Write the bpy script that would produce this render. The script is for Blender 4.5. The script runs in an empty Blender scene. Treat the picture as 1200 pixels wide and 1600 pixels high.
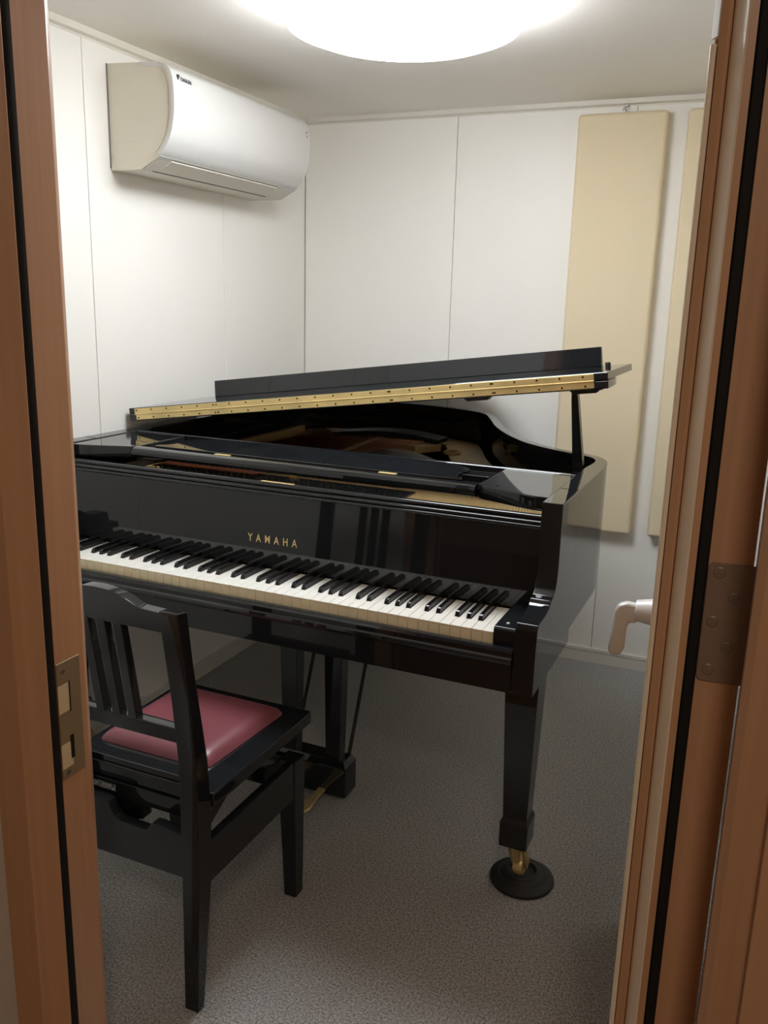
import bpy, bmesh, math, random
from mathutils import Vector, Matrix, Euler
random.seed(7)
C = bpy.context.scene.collection
SC = bpy.context.scene
PI = math.pi

# ---------------------------------------------------------------- camera
cam_d = bpy.data.cameras.new('camera')
cam = bpy.data.objects.new('camera', cam_d); C.objects.link(cam)
cam_d.sensor_fit = 'VERTICAL'; cam_d.sensor_height = 36.0
cam_d.lens = 1362.337 * 36.0 / 1600.0
cam_d.clip_start = 0.02
YAW, PITCH, ROLL = 0.4008938, 0.2378649, -0.0263724
fw = Vector((-math.sin(YAW) * math.cos(PITCH), math.cos(YAW) * math.cos(PITCH), -math.sin(PITCH)))
rt = Vector((math.cos(YAW), math.sin(YAW), 0)); dn = fw.cross(rt)
r2 = math.cos(ROLL) * rt + math.sin(ROLL) * dn; d2 = -math.sin(ROLL) * rt + math.cos(ROLL) * dn
mw = Matrix((r2, -d2, -fw)).transposed().to_4x4(); mw.translation = Vector((1.79921, -3.33201, 1.38387))
cam.matrix_world = mw
SC.camera = cam

# ---------------------------------------------------------------- world, exposure, hall light
w = bpy.data.worlds.new('world'); SC.world = w; w.use_nodes = True
w.node_tree.nodes['Background'].inputs[0].default_value = (.6, .5, .4, 1)
w.node_tree.nodes['Background'].inputs[1].default_value = 0.0
SC.view_settings.view_transform = 'Standard'; SC.view_settings.look = 'None'
SC.view_settings.gamma = 1; SC.view_settings.use_curve_mapping = False
SC.view_settings.exposure = 0.0
LAMP_STRENGTH = 22.0
HALL_ENERGY = 11.5
try:
    SC.cycles.use_denoising = True
    SC.cycles.max_bounces = 12; SC.cycles.glossy_bounces = 8; SC.cycles.diffuse_bounces = 8
    SC.cycles.caustics_reflective = False
except Exception:
    pass
hl = bpy.data.lights.new('hall_lamp_light', 'AREA'); hl.energy = HALL_ENERGY; hl.shape = 'DISK'; hl.size = .35
hl.color = (1.0, .84, .69)
hlo = bpy.data.objects.new('hall_lamp_light', hl); C.objects.link(hlo); hlo.location = (2.1, -3.85, 2.30)

# ---------------------------------------------------------------- materials
def srgb(r, g, b):
    f = lambda c: (c / 255) / 12.92 if c / 255 <= .04045 else ((c / 255 + .055) / 1.055) ** 2.4
    return (f(r), f(g), f(b), 1)

def mat(name, col, rough=.5, metal=0.0, coat=0.0, spec=.5, noise=None, bump=None, sheen=0):
    m = bpy.data.materials.new(name); m.use_nodes = True
    nt = m.node_tree; b = nt.nodes['Principled BSDF']
    b.inputs['Base Color'].default_value = col; b.inputs['Roughness'].default_value = rough
    b.inputs['Metallic'].default_value = metal; b.inputs['Coat Weight'].default_value = coat
    b.inputs['Coat Roughness'].default_value = .03
    b.inputs['Specular IOR Level'].default_value = spec
    if sheen: b.inputs['Sheen Weight'].default_value = sheen
    tc = nt.nodes.new('ShaderNodeTexCoord')
    if noise:                                  # (scale xyz, amount, detail)
        sc_, amt, det = noise
        mp = nt.nodes.new('ShaderNodeMapping'); mp.inputs['Scale'].default_value = sc_
        nt.links.new(tc.outputs['Object'], mp.inputs['Vector'])
        n = nt.nodes.new('ShaderNodeTexNoise'); n.inputs['Scale'].default_value = 1; n.inputs['Detail'].default_value = det
        nt.links.new(mp.outputs['Vector'], n.inputs['Vector'])
        cr = nt.nodes.new('ShaderNodeMapRange'); cr.inputs['From Min'].default_value = .25; cr.inputs['From Max'].default_value = .75
        cr.inputs['To Min'].default_value = 1 - amt; cr.inputs['To Max'].default_value = 1 + amt
        nt.links.new(n.outputs['Fac'], cr.inputs['Value'])
        mx = nt.nodes.new('ShaderNodeVectorMath'); mx.operation = 'SCALE'
        mx.inputs[0].default_value = col[:3]
        nt.links.new(cr.outputs['Result'], mx.inputs['Scale'])
        nt.links.new(mx.outputs['Vector'], b.inputs['Base Color'])
    if bump:                                   # (scale xyz, strength, distance)
        sc_, st, dist = bump
        mp = nt.nodes.new('ShaderNodeMapping'); mp.inputs['Scale'].default_value = sc_
        nt.links.new(tc.outputs['Object'], mp.inputs['Vector'])
        n = nt.nodes.new('ShaderNodeTexNoise'); n.inputs['Scale'].default_value = 1; n.inputs['Detail'].default_value = 3
        nt.links.new(mp.outputs['Vector'], n.inputs['Vector'])
        bp = nt.nodes.new('ShaderNodeBump'); bp.inputs['Strength'].default_value = st; bp.inputs['Distance'].default_value = dist
        nt.links.new(n.outputs['Fac'], bp.inputs['Height']); nt.links.new(bp.outputs['Normal'], b.inputs['Normal'])
    return m

M = {}
M['wall'] = mat('white_wall_panel', srgb(240, 238, 232), .45, noise=((3, 3, 1.2), .015, 3), bump=((900, 900, 30), .06, .001))
M['joint'] = mat('wall_joint', srgb(188, 185, 178), .7)
M['ceiling'] = mat('ceiling_sheet', srgb(236, 232, 225), .75, noise=((200, 200, 200), .02, 2))
M['trimw'] = mat('white_trim', srgb(222, 218, 208), .4)
M['carpet'] = mat('grey_carpet', srgb(174, 173, 170), .95, spec=.1, noise=((210, 210, 210), .75, 5), bump=((330, 330, 330), .9, .006), sheen=.15)
M['black'] = mat('black_polish', (.0125, .0140, .0158, 1), .035, coat=0.0, spec=.55)
M['blacksoft'] = mat('black_satin', (.006, .0065, .007, 1), .22, coat=.2)
M['ebony'] = mat('black_key', (.008, .008, .009, 1), .18)
M['ivory'] = mat('white_key_top', srgb(238, 236, 228), .15)
M['ivoryfront'] = mat('cream_key_front', srgb(248, 234, 198), .4)
M['brass'] = mat('brass', srgb(236, 212, 150), .42, metal=.65, noise=((14, 14, 14), .12, 2))
M['brassdull'] = mat('aged_brass', srgb(196, 172, 118), .4, metal=.6)
M['letter'] = mat('brass_lettering', srgb(232, 206, 140), .4, metal=.3)
M['screw'] = mat('dark_screw', srgb(70, 52, 28), .4, metal=1)
M['steel'] = mat('steel_wire', srgb(170, 168, 160), .3, metal=1)
M['copper'] = mat('copper_wire', srgb(176, 106, 74), .35, metal=1)
M['bronze'] = mat('bronze_frame', srgb(200, 166, 108), .45, metal=.25, noise=((60, 60, 60), .06, 2))
M['spruce'] = mat('soundboard_wood', srgb(168, 128, 78), .35, noise=((120, 4, 4), .12, 3), coat=.3)
M['felt'] = mat('red_felt', srgb(150, 36, 26), .95, spec=.1)
M['blackfelt'] = mat('black_felt', (.012, .011, .010, 1), .95, spec=.1)
M['rubber'] = mat('black_rubber', (.014, .013, .012, 1), .6)
M['vinyl'] = mat('burgundy_vinyl', srgb(132, 74, 82), .34, noise=((400, 400, 400), .05, 2), bump=((700, 700, 700), .12, .001))
M['blackmetal'] = mat('black_metal', (.012, .012, .012, 1), .35, metal=.3)
M['acwhite'] = mat('white_plastic', srgb(208, 207, 203), .35)
M['acside'] = mat('cream_plastic', srgb(214, 208, 192), .4)
M['acgap'] = mat('grey_gap', srgb(120, 120, 118), .6)
M['outlet'] = mat('dark_outlet', srgb(84, 84, 84), .6)
M['ink'] = mat('dark_print', srgb(60, 64, 72), .5)
M['fabric'] = mat('cream_fabric', srgb(226, 211, 180), .9, spec=.15, noise=((500, 500, 500), .05, 2), bump=((900, 900, 260), .35, .002))
M['wood'] = mat('orange_wood_laminate', srgb(194, 151, 116), .36, noise=((90, 90, 2.2), .07, 3), bump=((600, 600, 14), .05, .001))
M['woodedge'] = mat('lit_wood_laminate', srgb(244, 228, 202), .3, noise=((90, 90, 2.2), .05, 3))  # door wood made paler: grazing room light put into the edge colour
M['gasket'] = mat('black_gasket', (.010, .0095, .009, 1), .75, spec=.3)
M['hallwall'] = mat('hall_wall', srgb(222, 212, 198), .8, noise=((40, 40, 40), .04, 2))
M['hallfloor'] = mat('hall_floor', srgb(120, 84, 54), .4, noise=((60, 4, 4), .15, 2))
M['nickel'] = mat('satin_nickel', srgb(232, 233, 230), .3, metal=.1)
M['hingeplate'] = mat('bronze_hinge', srgb(140, 120, 104), .42, metal=.2)
M['plate'] = mat('dull_steel_plate', srgb(158, 142, 112), .45, metal=.45)
M['slot'] = mat('strike_recess', srgb(214, 196, 160), .6)
M['clear'] = mat('hook_metal', srgb(200, 200, 196), .25, metal=1)
M['lampbase'] = mat('lamp_base', srgb(235, 235, 232), .5)
def emis(name, col, s):
    m = bpy.data.materials.new(name); m.use_nodes = True; nt = m.node_tree
    b = nt.nodes['Principled BSDF']; b.inputs['Base Color'].default_value = (.8, .8, .8, 1)
    b.inputs['Emission Color'].default_value = col; b.inputs['Emission Strength'].default_value = s
    return m
M['lamp'] = emis('lamp_glow', (.905, .950, 1.0, 1), LAMP_STRENGTH)
# printed label: pale speckled lettering on dark sticker
def label_mat():
    m = mat('printed_label', (.02, .02, .02, 1), .5); nt = m.node_tree; b = nt.nodes['Principled BSDF']
    tc = nt.nodes.new('ShaderNodeTexCoord'); mp = nt.nodes.new('ShaderNodeMapping'); mp.inputs['Scale'].default_value = (520, 1, 190)
    n = nt.nodes.new('ShaderNodeTexNoise'); n.inputs['Scale'].default_value = 1
    r = nt.nodes.new('ShaderNodeValToRGB'); r.color_ramp.elements[0].position = .46; r.color_ramp.elements[1].position = .54
    r.color_ramp.elements[0].color = (.015, .015, .015, 1); r.color_ramp.elements[1].color = (.55, .55, .55, 1)
    nt.links.new(tc.outputs['Object'], mp.inputs['Vector']); nt.links.new(mp.outputs['Vector'], n.inputs['Vector'])
    nt.links.new(n.outputs['Fac'], r.inputs['Fac']); nt.links.new(r.outputs['Color'], b.inputs['Base Color'])
    return m
M['label'] = label_mat()

# ---------------------------------------------------------------- mesh helpers
def NB(): return bmesh.new()

def _bevel(bm, faces, width, seg=2, ang=25):
    edges = {e for f in faces for e in f.edges}
    sel = [e for e in edges if len(e.link_faces) == 2 and e.calc_face_angle(0) > math.radians(ang)]
    if sel and width > 0:
        bmesh.ops.bevel(bm, geom=sel, offset=width, segments=seg, affect='EDGES', profile=.5, clamp_overlap=True)

def merge(bm, tmp):
    me = bpy.data.meshes.new('tmp'); tmp.to_mesh(me); tmp.free(); bm.from_mesh(me); bpy.data.meshes.remove(me)

def box(bm, x0, x1, y0, y1, z0, z1, bev=0, seg=2, mi=0):
    t = NB(); r = bmesh.ops.create_cube(t, size=1)
    for v in t.verts:
        v.co = Vector((x0 + (v.co.x + .5) * (x1 - x0), y0 + (v.co.y + .5) * (y1 - y0), z0 + (v.co.z + .5) * (z1 - z0)))
    if bev: _bevel(t, t.faces[:], bev, seg)
    for f in t.faces: f.material_index = mi
    bmesh.ops.recalc_face_normals(t, faces=t.faces[:])
    merge(bm, t)

def frustum(bm, b, z0, t_, z1, bev=0):
    """b, t_: (x0,x1,y0,y1) rectangles at z0 and z1"""
    t = NB(); vs = []
    for (x0, x1, y0, y1), z in ((b, z0), (t_, z1)):
        vs.append([t.verts.new((x, y, z)) for x, y in ((x0, y0), (x1, y0), (x1, y1), (x0, y1))])
    t.faces.new(vs[0][::-1]); t.faces.new(vs[1])
    for i in range(4): t.faces.new((vs[0][i], vs[0][(i + 1) % 4], vs[1][(i + 1) % 4], vs[1][i]))
    bmesh.ops.recalc_face_normals(t, faces=t.faces[:])
    if bev: _bevel(t, t.faces[:], bev)
    merge(bm, t)

def prism(bm, pts, axis, a0, a1, bev=0, seg=2, mi=0, bev_ang=25):
    """pts polygon in the two other axes (x: (y,z); y: (x,z); z: (x,y)), extruded along axis"""
    t = NB()
    def mk(p, a):
        return {'x': (a, p[0], p[1]), 'y': (p[0], a, p[1]), 'z': (p[0], p[1], a)}[axis]
    A = [t.verts.new(mk(p, a0)) for p in pts]; B = [t.verts.new(mk(p, a1)) for p in pts]
    t.faces.new(A); t.faces.new(B[::-1]); n = len(pts)
    for i in range(n): t.faces.new((A[i], B[i], B[(i + 1) % n], A[(i + 1) % n]))
    bmesh.ops.recalc_face_normals(t, faces=t.faces[:])
    if bev: _bevel(t, t.faces[:], bev, seg, bev_ang)
    for f in t.faces: f.material_index = mi
    merge(bm, t)

def tube(bm, pts, r, n=10, r1=None, closed=False):
    t = NB(); pts = [Vector(p) for p in pts]; rings = []
    up = Vector((0, 0, 1))
    for i, p in enumerate(pts):
        a = pts[max(i - 1, 0)] if not closed else pts[i - 1]
        b = pts[min(i + 1, len(pts) - 1)] if not closed else pts[(i + 1) % len(pts)]
        d = (b - a).normalized()
        u = d.cross(up)
        if u.length < 1e-3: u = d.cross(Vector((0, 1, 0)))
        u.normalize(); v = d.cross(u)
        rr = r if r1 is None else r + (r1 - r) * i / (len(pts) - 1)
        rings.append([t.verts.new(p + rr * (math.cos(2 * PI * k / n) * u + math.sin(2 * PI * k / n) * v)) for k in range(n)])
    m = len(rings)
    for i in range(m if closed else m - 1):
        for k in range(n):
            t.faces.new((rings[i][k], rings[i][(k + 1) % n], rings[(i + 1) % m][(k + 1) % n], rings[(i + 1) % m][k]))
    if not closed:
        t.faces.new(rings[0]); t.faces.new(rings[-1][::-1])
    bmesh.ops.recalc_face_normals(t, faces=t.faces[:]); merge(bm, t)

def lathe(bm, prof, cx, cy, n=32, axis='z'):
    """prof: (r, h) list from one end to the other; closed with caps"""
    t = NB(); rings = []
    for r, h in prof:
        ring = []
        for k in range(n):
            a = 2 * PI * k / n; c, s = r * math.cos(a), r * math.sin(a)
            co = (cx + c, cy + s, h) if axis == 'z' else ((h, cx + c, cy + s) if axis == 'x' else (cx + c, h, cy + s))
            ring.append(t.verts.new(co))
        rings.append(ring)
    for i in range(len(rings) - 1):
        for k in range(n):
            t.faces.new((rings[i][k], rings[i][(k + 1) % n], rings[i + 1][(k + 1) % n], rings[i + 1][k]))
    t.faces.new(rings[0]); t.faces.new(rings[-1][::-1])
    bmesh.ops.recalc_face_normals(t, faces=t.faces[:]); merge(bm, t)

def obj(name, bm, m, parent=None, smooth=True, ang=32, loc=None, weigh=True):
    for e in bm.edges:
        e.smooth = not (len(e.link_faces) == 2 and e.calc_face_angle(0) > math.radians(ang))
    for f in bm.faces: f.smooth = smooth
    me = bpy.data.meshes.new(name); bm.to_mesh(me); bm.free()
    for x in (m if isinstance(m, (list, tuple)) else [m]): me.materials.append(M[x])
    o = bpy.data.objects.new(name, me); C.objects.link(o)
    if parent: o.parent = parent
    if loc: o.location = loc
    if weigh:
        wn = o.modifiers.new('weighted_normals', 'WEIGHTED_NORMAL'); wn.keep_sharp = True; wn.weight = 100
    return o

def thing(name, label, cat, loc=(0, 0, 0), rz=0, group=None):
    o = bpy.data.objects.new(name, None); C.objects.link(o)
    o.location = loc; o.rotation_euler = (0, 0, rz); o.empty_display_size = .1
    o['label'] = label; o['category'] = cat
    if group: o['group'] = group
    return o

def tag(o, label, cat, group=None):
    o['label'] = label; o['category'] = cat
    if group: o['group'] = group
    return o

def struct(name, bm, m, label=None, cat=None):
    o = obj(name, bm, m); o['kind'] = 'structure'
    if label: o['label'] = label
    if cat: o['category'] = cat
    return o

def text_mesh(name, s, size, m, parent, spacing=1.0, extrude=.0004, offset=0.0, rot=(PI / 2, 0, 0), loc=(0, 0, 0), sx=1.0):
    cu = bpy.data.curves.new(name, 'FONT'); cu.body = s; cu.size = size; cu.space_character = spacing
    cu.extrude = extrude; cu.offset = offset; cu.align_x = 'CENTER'; cu.align_y = 'BOTTOM_BASELINE'
    to = bpy.data.objects.new('tmp_text', cu); C.objects.link(to)
    dg = bpy.context.evaluated_depsgraph_get()
    me = bpy.data.meshes.new_from_object(to.evaluated_get(dg)); me.name = name
    bpy.data.objects.remove(to)
    bpy.data.curves.remove(cu)
    me.materials.clear(); me.materials.append(M[m])
    o = bpy.data.objects.new(name, me); C.objects.link(o); o.parent = parent
    o.rotation_euler = rot; o.location = loc; o.scale = (sx, 1, 1)
    return o

# ================================================================ THE ROOM
H = 2.083; RX = 1.97; FY = -2.30          # ceiling, right wall, inner face of the front wall
WY = -2.43                                 # hall face of the front wall

bm = NB(); box(bm, -.2, RX + .2, WY, .2, -.06, 0)
struct('floor', bm, 'carpet', 'grey speckled needle-punch carpet of the practice room', 'carpet')
bm = NB(); box(bm, -.2, RX + .2, WY, .2, H, H + .06)
struct('ceiling', bm, 'ceiling', 'plain grey white ceiling of the practice room', 'ceiling')

def wall(name, seams, place, label):
    """backing wall with separate panels standing 6 mm proud; joints 2.5 mm"""
    bm = NB()
    if name == 'wall_left': box(bm, -.12, -.006, WY, .12, 0, H)
    elif name == 'wall_back': box(bm, 0, RX + .12, .006, .12, 0, H)
    elif name == 'wall_right': box(bm, RX + .006, RX + .12, WY, .006, 0, H)
    o = struct(name, bm, 'joint', label, 'wall')
    for a, b in zip(seams[:-1], seams[1:]):
        p = NB(); g = .0013
        if name == 'wall_left': box(p, -.0065, 0, a + g, b - g, 0, H, .0008, 1)
        elif name == 'wall_back': box(p, a + g, b - g, 0, .0065, 0, H, .0008, 1)
        else: box(p, RX, RX + .0065, a + g, b - g, 0, H, .0008, 1)
        obj('panel', p, 'wall', o)
    return o
wall('wall_left', [FY, -1.952, -1.278, -.6033, 0], None, 'white panelled side wall carrying the air conditioner')
wall('wall_back', [0, .6469, 1.300, 1.953, RX], None, 'white panelled back wall behind the piano')
wall('wall_right', [FY, -1.95, -1.30, -.65, 0], None, 'white panelled wall on the hinge side of the door')

# front wall (holds the doorway): left piece, right piece, head
JX0 = .848; JX1 = 1.842; DH = 1.90
bm = NB()
box(bm, -.12, .785, WY, FY, 0, H); box(bm, 1.90, RX + .12, WY, FY, 0, H)
box(bm, .72, 1.90, WY, FY, DH + .05, H)
box(bm, -1.4, -.12, WY - .0, FY, -.06, 2.45); box(bm, RX + .12, 3.2, WY, FY, -.06, 2.45); box(bm, -.12, RX + .12, WY, FY, H + .06, 2.45)
struct('wall_front', bm, 'hallwall', 'wall around the doorway', 'wall')

def strip_profile(bm, z0, z1, axis, a0, a1, prof):
    prism(bm, prof, axis, a0, a1)
# baseboards: 60 mm with a small lip on top
bm = NB(); prism(bm, [(0, 0), (-.010, 0), (-.010, .043), (-.006, .044), (-.006, .0455), (-.012, .046), (-.012, .058), (0, .060)], 'x', .012, RX)
struct('baseboard_back', bm, 'trimw', 'cream baseboard along the back wall', 'baseboard')
bm = NB(); prism(bm, [(0, 0), (.010, 0), (.010, .043), (.006, .044), (.006, .0455), (.012, .046), (.012, .058), (0, .060)], 'y', FY, 0)
struct('baseboard_left', bm, 'trimw', 'cream baseboard along the side wall under the air conditioner', 'baseboard')
bm = NB(); prism(bm, [(RX, 0), (RX - .010, 0), (RX - .010, .043), (RX - .012, .046), (RX - .012, .058), (RX, .060)], 'y', FY, -.012)
struct('baseboard_right', bm, 'trimw', 'cream baseboard along the wall beside the open door', 'baseboard')
# ceiling mouldings
bm = NB(); prism(bm, [(0, H), (-.016, H), (-.016, H - .016), (-.003, H - .020), (-.003, H - .024), (0, H - .024)], 'x', .014, RX)
struct('trim_1', bm, 'trimw', 'thin white ceiling moulding above the back wall', 'moulding')
bm = NB(); prism(bm, [(0, H), (.018, H), (.018, H - .018), (.003, H - .021), (.003, H - .026), (0, H - .026)], 'y', FY, 0)
struct('trim_2', bm, 'trimw', 'thin white ceiling moulding above the air conditioner', 'moulding')

bm = NB()
for a, b, z0 in ((0.0, .784, 0), (.722, 1.30, DH + .062), (1.302, 1.90, DH + .062), (1.934, RX, 0)):
    box(bm, a + .001, b - .001, FY, FY + .0065, z0, H, .0008, 1)
struct('wall_front_lining', bm, 'wall', 'white panels around the inside of the doorway', 'wall')

# ---------------------------------------------------------------- hall (where the camera stands)
bm = NB(); box(bm, -1.4, 3.2, -5.0, WY, -.06, 0); struct('floor_hall', bm, 'hallfloor', 'brown hall floor outside the doorway', 'floor')
bm = NB(); box(bm, -1.4, 3.2, -5.0, WY, 2.40, 2.46); struct('ceiling_hall', bm, 'hallwall', 'hall ceiling', 'ceiling')
bm = NB(); box(bm, -1.5, 3.3, -5.1, -5.0, -.06, 2.46); struct('wall_hall', bm, 'hallwall', 'hall wall facing the doorway', 'wall')
bm = NB(); box(bm, -1.5, -1.4, -5.0, FY, -.06, 2.46); struct('wall_hall_left', bm, 'hallwall', 'left hall wall', 'wall')
bm = NB(); box(bm, 3.2, 3.3, -5.0, FY, -.06, 2.46); struct('wall_hall_right', bm, 'hallwall', 'right hall wall', 'wall')

# ---------------------------------------------------------------- door frame, latch side (trim_3)
ft = bpy.data.objects.new('trim_3', None); C.objects.link(ft); ft['kind'] = 'structure'
ft['label'] = 'orange wooden door frame on the latch side with a black gasket'; ft['category'] = 'door frame'
bm = NB()   # room-side jamb with a softened edge
prism(bm, [(.785, FY + .003), (.838, FY + .003), (.852, FY - .012), (.858, FY - .024), (.858, -2.388), (.785, -2.388)], 'z', 0, DH, .001, 1)
obj('jamb', bm, 'wood', ft)
bm = NB()
prism(bm, [(.80, -2.388), (.8585, -2.388), (.8635, -2.392), (.8640, -2.400), (.8600, -2.4075), (.80, -2.4075)], 'z', 0, DH)
g = obj('gasket', bm, 'gasket', ft); g['label'] = 'black rubber sealing strip'
bm = NB()
prism(bm, [(.785, -2.4075), (.8630, -2.4075), (.8660, -2.4115), (.8605, -2.4185), (.8380, -2.4395), (.8376, -2.4430), (.7935, -2.4530), (.7930, -2.4530), (.7930, -2.4290), (.785, -2.4290)], 'z', 0, DH)
obj('casing', bm, 'wood', ft)
# strike plate
bm = NB(); x = .8585
y0, y1, z0, z1 = -2.386, -2.336, .632, .829
box(bm, x, x + .0016, y0, y1, z0, z1, .0008, 1)
sp = obj('strike_plate', bm, 'plate', ft); sp['label'] = 'steel strike plate with two latch openings'
bm = NB(); box(bm, x + .0014, x + .0020, -2.386, -2.362, .745, .792, .0002, 1); box(bm, x + .0014, x + .0020, -2.386, -2.362, .650, .692, .0002, 1)
obj('latch_opening', bm, 'slot', sp)
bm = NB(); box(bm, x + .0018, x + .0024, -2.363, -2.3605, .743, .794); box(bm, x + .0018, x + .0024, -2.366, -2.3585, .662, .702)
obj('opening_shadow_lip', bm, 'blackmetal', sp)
bm = NB()
for zz in (.814, .642): lathe(bm, [(.0045, x + .001), (.0045, x + .0026), (.003, x + .003)], -2.374, zz, 14, 'x')
obj('screw', bm, 'steel', sp)

# ---------------------------------------------------------------- door frame, hinge side (trim_4) and head (trim_5)
ft = bpy.data.objects.new('trim_4', None); C.objects.link(ft); ft['kind'] = 'structure'
ft['label'] = 'brown wooden door frame on the hinge side'; ft['category'] = 'door frame'
bm = NB(); prism(bm, [(1.8185, FY), (1.8185, -2.425), (1.826, -2.432), (1.858, -2.440), (1.858, -2.452), (1.93, -2.452), (1.93, -2.43), (1.92, FY)], 'z', 0, DH, .001, 1)
obj('casing', bm, 'wood', ft)
bm = NB(); box(bm, .72, 1.92, -2.445, FY + .002, DH, DH + .06, .002)
struct('trim_5', bm, 'wood', 'wooden head of the door frame', 'door frame')

# ---------------------------------------------------------------- the open door (hinged right, swung into the room)
door = bpy.data.objects.new('door_1', None); C.objects.link(door); door['kind'] = 'structure'
door['label'] = 'thick wooden soundproof door standing open at the right with lever handle'; door['category'] = 'door'
DA = math.radians(-5.0)
door.location = (1.7116, -2.30, 0); 
# door local frame: +y along the leaf away from the camera, +x towards the hinge side
dl_ang = math.atan2(.0525, .75)
door.rotation_euler = (0, 0, dl_ang)
DL = .79; DTOP = 1.86
bm = NB()
# leaf core
prism(bm, [(.004, .012), (.105, .012), (.105, DL), (.004, DL)], 'z', .008, DTOP - .01, .001, 1)
obj('door_leaf', bm, 'wood', door)
# stepped rebate mouldings facing the camera
bm = NB()
prism(bm, [(.000, .012), (.000, .003), (.0020, .0), (.0062, .0), (.0070, .004), (.0070, .012)], 'z', .008, 1.648, .0005, 1)
obj('edge_moulding', bm, 'woodedge', door)
bm = NB(); prism(bm, [(.0075, .012), (.0075, -.002), (.0160, -.004), (.0190, -.002), (.0200, .012)], 'z', .008, DTOP - .01, .0005, 1)
obj('edge_moulding', bm, 'wood', door)
bm = NB(); prism(bm, [(.0200, .012), (.0200, -.001), (.0325, -.030), (.0345, -.031), (.0350, .012)], 'z', .008, DTOP - .01)
obj('edge_bevel', bm, 'woodedge', door)
bm = NB(); prism(bm, [(.0348, .012), (.0345, -.031), (.0425, -.031), (.0425, .012)], 'z', .008, DTOP - .01)
obj('edge_strip', bm, 'wood', door)
bm = NB(); prism(bm, [(.0425, .012), (.0428, -.027), (.0450, -.030), (.0535, -.030), (.0560, -.026), (.0560, .012)], 'z', .008, DTOP - .01)
g = obj('gasket', bm, 'gasket', door); g['label'] = 'black rubber sealing strip'
bm = NB(); prism(bm, [(.0560, .012), (.0560, -.025), (.1030, -.025), (.1030, .012)], 'z', .008, DTOP - .01)
obj('hinge_stile', bm, 'wood', door)
bm = NB(); prism(bm, [(.0000, .012), (.0062, .0), (.0075, .0), (.0075, .012)], 'z', 1.655, DTOP, .0003, 1)
g = obj('corner_cap', bm, 'trimw', door); g['label'] = 'pale cap at the upper door corner'
# hinge
hz0, hz1 = .966, 1.108
bm = NB()
r = .006; pts = [(.1215, hz0), (.1215, hz1)]
for k in range(5): a = PI / 2 + k * PI / 8; pts.append((.0625 + r * math.cos(a), hz1 - r + r * math.sin(a)))
for k in range(5): a = PI + k * PI / 8; pts.append((.0625 + r * math.cos(a), hz0 + r + r * math.sin(a)))
prism(bm, pts, 'y', -.0275, -.0245, .0004, 1)
hinge = obj('hinge_leaf', bm, 'hingeplate', door); hinge['label'] = 'dark bronze hinge leaf with five screws'
for hx, hz in ((.0685, 1.097), (.0865, 1.069), (.0670, 1.039), (.0855, 1.010), (.0680, .981)):
    s = NB(); lathe(s, [(.0066, -.0276), (.0066, -.0282), (.0055, -.0288), (.0050, -.0282), (.0012, -.0282)], hx, hz, 20, 'y')
    box(s, hx - .0035, hx + .0035, -.0292, -.0280, hz - .0007, hz + .0007); box(s, hx - .0007, hx + .0007, -.0292, -.0280, hz - .0035, hz + .0035)
    obj('screw', s, 'hingeplate', hinge)
# handle near the free edge of the leaf
HYL = .725; HZ = .792
bm = NB(); lathe(bm, [(.024, .004), (.024, -.006), (.021, -.009)], HYL, HZ, 28, 'x')
hd = obj('handle_rosette', bm, 'nickel', door)
bm = NB()
lathe(bm, [(.0285, -.004), (.0270, -.012), (.0215, -.040), (.0200, -.042)], HYL, HZ - .008, 28, 'x')
obj('handle_neck', bm, 'nickel', hd)
bm = NB()
t = NB()
prof = [(-.036, .010), (-.060, .012), (-.076, .006), (-.083, -.008), (-.0845, -.050), (-.090, -.088), (-.087, -.101), (-.074, -.106), (-.061, -.099), (-.0565, -.084), (-.056, -.042), (-.052, -.030), (-.036, -.029)]
prism(bm, [(a, HZ - .004 + b) for a, b in prof], 'y', HYL - .013, HYL + .010, .006, 3)
lv = obj('lever', bm, 'nickel', hd); lv['label'] = 'satin nickel lever turned downwards'

# ================================================================ GRAND PIANO  (origin: right end of keyboard front edge, on the floor)
PSI = -0.0111029
piano = thing('grand_piano', 'black polished grand piano with lid on its short prop, corner of the room', 'piano', (1.35962, -1.70885, 0), PSI)
piano['label'] = 'black polished grand piano with front flap folded back and lid slightly raised'
KW = 1.225 / 52
XL, XR = -1.320, .095               # outer sides of the case
RT = .985                           # rim top
# case outline (outer), from right front back round the tail to left front
def catmull(P, n=6):
    out = []
    for i in range(len(P) - 1):
        p0 = P[max(i - 1, 0)]; p1 = P[i]; p2 = P[i + 1]; p3 = P[min(i + 2, len(P) - 1)]
        for k in range(n):
            t = k / n
            out.append(tuple(.5 * (2 * p1[j] + (-p0[j] + p2[j]) * t + (2 * p0[j] - 5 * p1[j] + 4 * p2[j] - p3[j]) * t * t + (-p0[j] + 3 * p1[j] - 3 * p2[j] + p3[j]) * t ** 3) for j in (0, 1)))
    out.append(P[-1]); return out
CURVE = [(XR, .45), (XR, .53), (XR - .0004, .60), (.0905, .665), (.0790, .720), (.0530, .768), (.0100, .799), (-.042, .828), (-.100, .862), (-.182, .935), (-.269, 1.060),
         (-.349, 1.211), (-.420, 1.380), (-.485, 1.515), (-.566, 1.575), (-.70, 1.624), (-.86, 1.650), (-1.02, 1.645), (-1.16, 1.61), (-1.26, 1.55), (-1.31, 1.46), (XL, 1.36)]
OUT = catmull(CURVE, 7)
def offset(P, d):
    res = []
    for i, p in enumerate(P):
        a = Vector(P[max(i - 1, 0)]); b = Vector(P[min(i + 1, len(P) - 1)])
        t = (b - a).normalized(); n = Vector((-t.y, t.x))
        res.append((p[0] + n.x * d, p[1] + n.y * d))
    return res
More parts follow.
